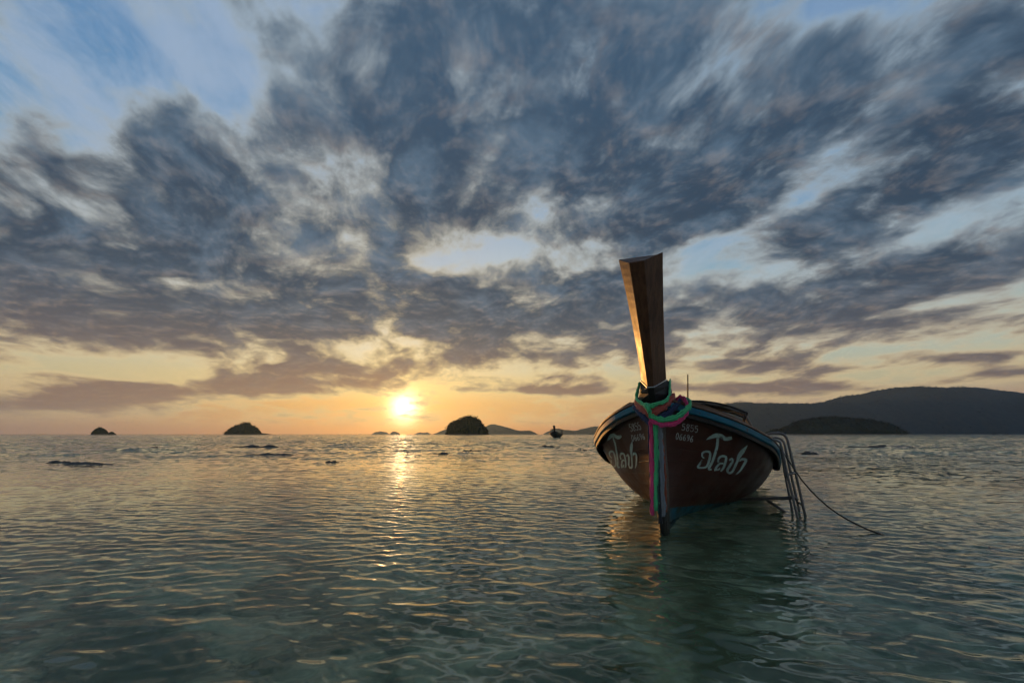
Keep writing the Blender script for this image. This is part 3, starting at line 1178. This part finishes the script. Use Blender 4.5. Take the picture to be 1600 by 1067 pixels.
# --- canopy amidships, posts and a thin mast
def arch(wf):
    return -0.205 * abs(wf) ** 2.2


CZ = lambda s: 1.365 + 0.05 * (s - 3.0) - 0.012 * (s - 3.0) ** 2
cv, cf = [], []
NS, NW = 14, 22
for lay in (0, 1):
    for i_ in range(NS + 1):
        s = 3.0 + 3.2 * i_ / NS
        for k in range(NW + 1):
            wf = -1 + 2 * k / NW
            sagg = 0.012 * math.sin(i_ * math.pi / 3.5) ** 2
            cv.append((wf * .80, s + (0.02 * math.sin(k * 1.7) if i_ == 0 else 0), CZ(s) + arch(wf) - sagg - lay * .022))
nn = (NS + 1) * (NW + 1)
for lay in (0, 1):
    for i_ in range(NS):
        for k in range(NW):
            a_ = lay * nn + i_ * (NW + 1) + k
            q = (a_, a_ + 1, a_ + NW + 2, a_ + NW + 1)
            cf.append(q if lay == 0 else q[::-1])
for k in range(NW):
    cf.append((k, nn + k, nn + k + 1, k + 1))
    e = NS * (NW + 1) + k
    cf.append((e, e + 1, nn + e + 1, nn + e))
for i_ in range(NS):
    for k in (0, NW):
        e, f_ = i_ * (NW + 1) + k, (i_ + 1) * (NW + 1) + k
        cf.append((e, f_, nn + f_, nn + e) if k == 0 else (f_, e, nn + e, nn + f_))
canopy = mesh_obj('canopy', cv, cf, M_TARP, boat, smooth=False)
for s in (3.03, 4.6, 6.15):
    for sg in (-1, 1):
        bm = bmesh.new()
        tube(bm, [(sg * (gw(s) - .05), s, gz(s) - .02), (sg * .76, s, CZ(s) + arch(.95) - .03)], .018, 8)
        bm_obj('canopy_post', bm, M_METAL, boat)
    bm = bmesh.new()
    tube(bm, [(wf * .78, s, CZ(s) + arch(wf) - .040) for wf in np.linspace(-1, 1, 15)], .014, 6)
    bm_obj('canopy_rib', bm, M_METAL, boat)
# gathered cloth hanging from the canopy's side edges
for sg in (-1, 1):
    vs, fs = [], []
    n_ = 44
    for i_ in range(n_ + 1):
        s = 3.0 + 0.95 * i_ / n_
        wv_ = 0.016 * math.sin(i_ * 1.35)
        for k in range(5):
            t = k / 4
            vs.append((sg * (.785 + wv_ * (1 - .3 * t) - .055 * t), s, CZ(s) + arch(.97) - .015 - (.155 + .02 * math.sin(i_ * .6)) * t))
    for i_ in range(n_):
        for k in range(4):
            a_ = i_ * 5 + k
            fs.append((a_, a_ + 1, a_ + 6, a_ + 5))
    o = mesh_obj('canopy_curtain', vs, fs, M_TARP, boat, smooth=True)
    so = o.modifiers.new('thick', 'SOLIDIFY')
    so.thickness = 0.006
bm = bmesh.new()
tube(bm, [(.0, 2.95, .5), (-.010, 2.97, 1.40), (.014, 3.0, 1.77)], [.014, .012, .009], 8)
bm_obj('mast', bm, M_BLACK, boat)

# ------------------------------------------------------------------ prow ribbons: each a long cloth tied round the foot of the prow
def cloth(name, c, sheen=0.3):
    m, nt, b = new_mat(name)
    oc = coord(nt)
    g = noise(nt, mapping(nt, oc, (60, 60, 5)), 1.0, 4, 0.6)
    col = mixc(nt, g.ss(0.3, 0.75), tuple(0.65 * v for v in c), c)
    nt.links.new(col.s, b.inputs['Base Color'])
    b.inputs['Roughness'].default_value = 0.75
    b.inputs['Sheen Weight'].default_value = sheen
    bump(nt, b, g, 0.5, 0.004)
    return m


CL = {'green': cloth('green_cloth', (0.07, 0.58, 0.22)), 'pink': cloth('pink_cloth', (0.80, 0.05, 0.20)), 'red': cloth('red_cloth', (0.50, 0.08, 0.05)),
      'blue': cloth('navy_cloth', (0.010, 0.030, 0.10)), 'grey': cloth('grey_cloth', (0.24, 0.27, 0.30)), 'dark': cloth('dark_cloth', (0.016, 0.022, 0.028)), 'orange': cloth('orange_cloth', (0.35, 0.08, 0.03)), 'teal': cloth('teal_cloth', (0.02, 0.12, 0.10))}


def band(bm, pts, wide, thick, n=8, twist=0.0, closed=False, up0=(0, 0, 1), pleats=3):
    """A soft cloth band: an ellipse section with pleats, swept along pts; 'wide' lies along up."""
    P = catmull(pts, n, closed)
    rings = []
    sides = 28
    m_ = len(P)
    for i_, p in enumerate(P):
        if closed:
            t = (P[(i_ + 1) % m_] - P[i_ - 1]).normalized()
        else:
            t = (P[min(i_ + 1, m_ - 1)] - P[max(i_ - 1, 0)]).normalized()
        up = Vector(up0)
        n1 = (up - t * up.dot(t))
        n1 = n1.normalized() if n1.length > 1e-3 else t.orthogonal().normalized()
        n2 = t.cross(n1)
        ww = wide * (1 + .12 * math.sin(i_ * .9 + wide * 300))
        ring = []
        for k in range(sides):
            a_ = 2 * math.pi * k / sides
            rr = 1 + .32 * math.cos((2 * pleats + 1) * a_ + .25 * math.sin(i_ * .35)) + .12 * math.sin(5 * a_ + i_ * .21)
            q = p + n1 * ww * math.cos(a_) + n2 * thick * math.sin(a_) * rr
            cr = mnoise.noise(q * 34.0) * .45 + mnoise.noise(q * 80.0) * .25          # crumpled cloth
            ring.append(bm.verts.new(q + (q - p) * cr))
        rings.append(ring)
    for i_ in range(m_ if closed else m_ - 1):
        A_, B_ = rings[i_], rings[(i_ + 1) % m_]
        for k in range(sides):
            bm.faces.new((A_[k], A_[(k + 1) % sides], B_[(k + 1) % sides], B_[k]))
    if not closed:
        bm.faces.new(rings[0][::-1])
        bm.faces.new(rings[-1])


def ribbon(name, label, mat):
    o = empty(name, BM @ Vector((0, -.12, 1.1)), BOAT_RZ)
    tag(o, label, 'ribbon', 'ribbons tied round the prow')
    return o


OFF = Vector((0, -.12, 1.1))


def rpart(root, nm, mat, builder):
    bm = bmesh.new()
    builder(bm)
    for v in bm.verts:
        v.co -= OFF
    return bm_obj(nm, bm, mat, root, smooth=True)


g_ = ribbon('ribbon', 'bright green cloth round the black prow foot with a loop on the right', None)
rpart(g_, 'wrap', CL['green'], lambda bm: band(bm, [(-.135, .16, 1.37), (-.142, .04, 1.345), (-.158, -.03, 1.25), (-.165, -.06, 1.185), (-.11, -.14, 1.145), (-.03, -.215, 1.105), (.06, -.19, 1.125), (.125, -.10, 1.165), (.145, -.03, 1.23), (.142, .05, 1.34), (.13, .17, 1.37)], .019, .009))
rpart(g_, 'loop', CL['green'], lambda bm: band(bm, [(-.02, -.235, 1.10), (-.004, -.20, 1.02), (.09, -.165, .978), (.20, -.12, 1.004), (.285, -.06, 1.07), (.322, -.02, 1.125), (.30, .05, 1.165), (.24, .10, 1.17)], .025, .009))
rpart(g_, 'knot', CL['green'], lambda bm: band(bm, [(-.045, -.215, 1.12), (-.03, -.245, 1.085), (-.012, -.235, 1.05)], .022, .022, 4))
rpart(g_, 'tail', CL['green'], lambda bm: band(bm, [(.0, -.16, 1.0), (.012, -.135, .90), (.004, -.125, .65), (-.014, -.12, .40), (-.03, -.115, .165)], .021, .013, up0=(1, 0, 0), pleats=2))
p_ = ribbon('ribbon', 'pink cloth forming the outer loop beside the prow, its long tail leftmost on the stem', None)
rpart(p_, 'loop', CL['pink'], lambda bm: band(bm, [(-.02, -.20, 1.02), (.005, -.185, .972), (.09, -.155, .940), (.185, -.11, .952), (.268, -.06, 1.02), (.294, -.03, 1.098), (.272, .0, 1.165), (.232, .06, 1.19), (.18, .10, 1.17)], .026, .009))
rpart(p_, 'tail', CL['pink'], lambda bm: band(bm, [(-.014, -.19, 1.02), (-.026, -.14, .93), (-.040, -.125, .60), (-.055, -.12, .35), (-.066, -.112, .125)], .019, .013, up0=(1, 0, 0), pleats=2))
r_ = ribbon('ribbon', 'dull red cloth wound round the prow foot just under the green one', None)
rpart(r_, 'wrap', CL['red'], lambda bm: band(bm, [(-.19, .12, 1.19), (-.188, .02, 1.17), (-.175, -.04, 1.145), (-.108, -.125, 1.09), (-.035, -.19, 1.045), (.03, -.18, 1.06), (.105, -.11, 1.115), (.165, -.03, 1.18), (.175, .04, 1.20), (.15, .12, 1.16), (.10,.15,1.10)], .034, .011))
b_ = ribbon('ribbon', 'navy blue cloth wound lowest round the prow foot', None)
rpart(b_, 'wrap', CL['blue'], lambda bm: band(bm, [(-.235, .14, 1.13), (-.225, .06, 1.125), (-.195, -.01, 1.105), (-.115, -.09, 1.02), (-.035, -.135, .955), (.05, -.125, .995), (.125, -.07, 1.045), (.20, .0, 1.12), (.235, .06, 1.16), (.22, .15, 1.15)], .030, .010))
rpart(b_, 'tail', CL['blue'], lambda bm: band(bm, [(-.045, -.125, .96), (-.062, -.105, .75), (-.066, -.10, .45), (-.080, -.09, .13)], .009, .009, up0=(1, 0, 0), pleats=2))
y_ = ribbon('ribbon', 'pale grey-blue cloth hanging broad down the middle of the stem', None)
rpart(y_, 'tail', CL['grey'], lambda bm: band(bm, [(.032, -.13, .96), (.040, -.118, .85), (.042, -.112, .60), (.030, -.108, .35), (.022, -.10, .12)], .026, .010, up0=(1, 0, 0)))
k_ = ribbon('ribbon', 'near-black cloth strip hanging low between the grey ribbon and the stem', None)
rpart(k_, 'tail', CL['dark'], lambda bm: band(bm, [(.012, -.112, .62), (.004, -.118, .45), (.0, -.116, .30), (.002, -.11, .06)], .018, .010, up0=(1, 0, 0)))
t_ = ribbon('ribbon', 'dark teal cloth strip hanging between the green and grey ribbons', None)
rpart(t_, 'tail', CL['teal'], lambda bm: band(bm, [(.022, -.128, .95), (.020, -.122, .70), (.006, -.12, .40), (-.012, -.114, .14)], .008, .009, up0=(1, 0, 0), pleats=2))
q_ = ribbon('ribbon', 'thin orange cloth strip, rightmost of the ribbons hanging on the stem', None)
rpart(q_, 'tail', CL['orange'], lambda bm: band(bm, [(.062, -.105, .80), (.066, -.10, .55), (.060, -.095, .35), (.054, -.09, .16)], .011, .008, up0=(1, 0, 0), pleats=2))


# ------------------------------------------------------------------ boarding ladder hooked over the gunwale
lad = empty('boarding_ladder', BM @ Vector((1.2, 1.5, 0)), BOAT_RZ)
tag(lad, 'metal pipe boarding ladder hooked over the side of the moored boat, standing in water', 'ladder')
LO = Vector((1.2, 1.5, 0))


def lpart(nm, pts, r, n=6, sides=8, sm=True):
    bm = bmesh.new()
    tube(bm, [Vector(p) - LO for p in (catmull(pts, n) if n else pts)], r, sides)
    return bm_obj(nm, bm, M_METAL, lad, smooth=sm)


lpart('rail', [(.93, 1.44, .70), (.94, 1.42, .80), (.985, 1.42, .850), (1.05, 1.42, .860), (1.116, 1.42, .852), (1.150, 1.42, .815), (1.162, 1.42, .76), (1.199, 1.42, .446), (1.24, 1.42, 0.03), (1.262, 1.42, -.25)], .0135)
lpart('rail', [(.95, 1.76, .62), (.965, 1.76, .745), (1.02, 1.76, .800), (1.095, 1.76, .803), (1.132, 1.76, .770), (1.150, 1.76, .70), (1.175, 1.76, .421), (1.213, 1.76, 0.03), (1.236, 1.76, -.25)], .0135)
lpart('rail', [(.95, 1.22, .74), (.97, 1.22, .80), (1.02, 1.22, .790), (1.062, 1.22, .772), (1.084, 1.22, .73), (1.111, 1.22, .432), (1.158, 1.22, 0.0), (1.185, 1.22, -.25)], .0125)
lpart('rail', [(.98, 1.73, .62), (1.02, 1.73, .71), (1.07, 1.73, .715), (1.10, 1.73, .690), (1.108, 1.73, .63), (1.116, 1.73, .387), (1.146, 1.73, 0.0), (1.165, 1.73, -.25)], .0125)
lpart('rung', [(1.204, 1.42, .43), (1.180, 1.76, .415)], .012, 0)
lpart('rung', [(1.113, 1.22, .415), (1.119, 1.73, .375)], .012, 0)
lpart('rung', [(1.110, 1.24, .425), (1.203, 1.42, .437)], .012, 0)
lpart('rung', [(1.232, 1.42, .10), (1.208, 1.76, .09)], .012, 0)
lpart('spreader_bar', [(.52, 1.98, .055), (.641, 1.9, .072), (.91, 1.7, .116), (1.152, 1.5, .160), (1.19, 1.46, .166)], .018, 0)
lpart('brace', [(.90, 1.705, .100), (1.07, 1.6, -.01), (1.12, 1.57, -.05)], .016, 0)

# ------------------------------------------------------------------ mooring rope
pts = [(.93, 1.80, .60), (.985, 1.78, .69), (1.08, 1.7, .700), (1.149, 1.5, .568), (1.192, 1.3, .466), (1.253, 1.15, .347), (1.359, .95, .206), (1.48, .8, .104), (1.634, .65, .027), (1.755, .56, -.012), (1.95, .45, -.12), (2.2, .3, -.30)]
bm = bmesh.new()
tube(bm, [BM @ p for p in catmull(pts, 8)], .0075, 7)
rope = bm_obj('mooring_rope', bm, M_ROPE, smooth=True)
tag(rope, 'slack dark mooring rope running from the moored boat down into the water', 'rope')

# ------------------------------------------------------------------ distant longtail boat
db = empty('longtail_boat', (9.6, 105, 0), rad(-11))
db.scale = (1.35, 1.15, 1.08)
tag(db, 'small dark longtail boat far out near the horizon, left of the moored boat', 'boat')
dv, df = [], []
ST = [(-.1, .05, 1.45), (.5, .55, 1.2), (1.4, .95, 1.0), (3, 1.12, .85), (6, 1.05, .8), (8.5, .7, .95)]
for s, ww, zz_ in ST:
    for k in range(-6, 7):
        u = abs(k) / 6
        dv.append(((1 if k >= 0 else -1) * ww * u ** .6, s, -.15 + (zz_ + .15) * u))
for i_ in range(len(ST) - 1):
    for k in range(12):
        a_ = i_ * 13 + k
        df.append((a_, a_ + 1, a_ + 14, a_ + 13))
df.append([(len(ST) - 1) * 13 + k for k in range(13)])
h2 = mesh_obj('hull', dv, df, M_BLACK, db, smooth=True)
so = h2.modifiers.new('thick', 'SOLIDIFY')
so.thickness = 0.05
bm = bmesh.new()
tube(bm, [(0, .15, .3), (0, -.05, 1.3), (0, -.35, 2.0), (0, -.6, 2.45)], [.12, .13, .17, .21], 6)
bm_obj('prow', bm, M_BLACK, db)
bm = bmesh.new()
for i_ in range(8):
    w0, w1 = -1 + i_ / 4, -1 + (i_ + 1) / 4
    z0, z1 = 1.95 - .2 * w0 * w0, 1.95 - .2 * w1 * w1
    vs_ = [bm.verts.new(p) for p in ((w0, 3, z0), (w1, 3, z1), (w1, 6.2, z1), (w0, 6.2, z0), (w0, 3, z0 - .06), (w1, 3, z1 - .06), (w1, 6.2, z1 - .06), (w0, 6.2, z0 - .06))]
    for f_ in ((0, 1, 2, 3), (7, 6, 5, 4), (4, 5, 1, 0), (6, 7, 3, 2)):
        bm.faces.new([vs_[q] for q in f_])
bm_obj('canopy', bm, M_TARP, db)
for sx_ in (-.9, .9):
    for sy_ in (3.1, 6.1):
        bm = bmesh.new()
        tube(bm, [(sx_, sy_, .7), (sx_, sy_, 1.8)], .04, 6)
        bm_obj('canopy_post', bm, M_BLACK, db)

# ------------------------------------------------------------------ reef heads breaking the surface
m, nt, b = new_mat('wet_reef_rock')
pos = position(nt)
g = noise(nt, pos, 9.0, 6, 0.65)
col = mixc(nt, g.ss(0.35, 0.7), (0.012, 0.012, 0.009), (0.045, 0.042, 0.030))
nt.links.new(col.s, b.inputs['Base Color'])
b.inputs['Roughness'].default_value = 0.55
bump(nt, b, g, 0.7, 0.02)
M_REEF = m


def reef(name, label, x, y, wdt, dep, hgt, seed, thresh=0.0):
    nx_, ny_ = 72, 26
    vs, fs = [], []
    for j_ in range(ny_ + 1):
        for i_ in range(nx_ + 1):
            u, v = -1 + 2 * i_ / nx_, -1 + 2 * j_ / ny_
            f = max(0.0, 1 - u * u - v * v)
            X_, Y_ = u * wdt * .62, v * dep * .6
            t = .55 + .9 * mnoise.noise((X_ * 3.1 / max(wdt, .6) * 2, Y_ * 2.5, seed)) + .5 * abs(mnoise.noise((X_ * 8, Y_ * 8, seed + 3))) + .25 * mnoise.noise((X_ * 20, Y_ * 20, seed + 6))
            vs.append((X_, Y_, -.16 + (f ** .5) * (.150 + hgt * t * 1.2)))
    for j_ in range(ny_):
        for i_ in range(nx_):
            a_ = j_ * (nx_ + 1) + i_
            fs.append((a_, a_ + 1, a_ + nx_ + 2, a_ + nx_ + 1))
    o = mesh_obj(name, vs, fs, M_REEF, smooth=True)
    o.location = (x, y, 0)
    tag(o, label, 'reef', 'reef heads breaking the surface')
    return o


reef('reef_rock', 'largest dark reef patch breaking the surface, nearest of those at the far left', -12.1, 13.4, 1.75, .9, .075, 1.1)
reef('reef_rock', 'smaller dark reef patch just left of the largest one', -13.8, 14.3, .75, .5, .06, 2.2)
reef('reef_rock', 'short dark reef patch in the water left of the sun glitter', -5.5, 14.4, .85, .4, .06, 3.3)
reef('reef_rock', 'small reef rock on the right edge of the sun glitter, below the domed islet', -3.15, 21.0, .9, .5, .05, 4.4)
reef('reef_rock', 'small reef rock inside the sun glitter', -4.8, 21.8, .7, .5, .045, 5.5)
reef('reef_rock', 'reef rock below the domed islet, farther out', -2.1, 24.3, 1.1, .6, .07, 6.6)
reef('reef_rock', 'small reef rock far out below the gap between the two left islands', -23.0, 30.0, 1.0, .7, .06, 7.7)
reef('reef_rock', 'long thin reef bar far out below the low humped island', -17.3, 31.5, 3.9, .9, .11, 8.8)
reef('reef_rock', 'long thin reef bar nearer than the other bar, left of the sun glitter', -9.7, 19.2, 3.7, .7, .075, 9.9)
reef('reef_rock', 'thin reef bar just below the distant boat', 2.3, 30.0, 2.0, .8, .12, 10.1)
reef('reef_rock', 'small reef rock left of the moored boat', 3.7, 25.2, .8, .5, .07, 11.2)
reef('reef_rock', 'small reef rock right of the boarding ladder', 13.0, 20.4, .85, .5, .09, 12.3)
reef('reef_rock', 'long low reef bar far out at the right below the headland', 24.5, 31.0, 4.5, .9, .12, 13.4)
reef('reef_rock', 'tiny dark stone breaking the water near the right edge', 3.72, 3.76, .07, .07, .02, 14.5)
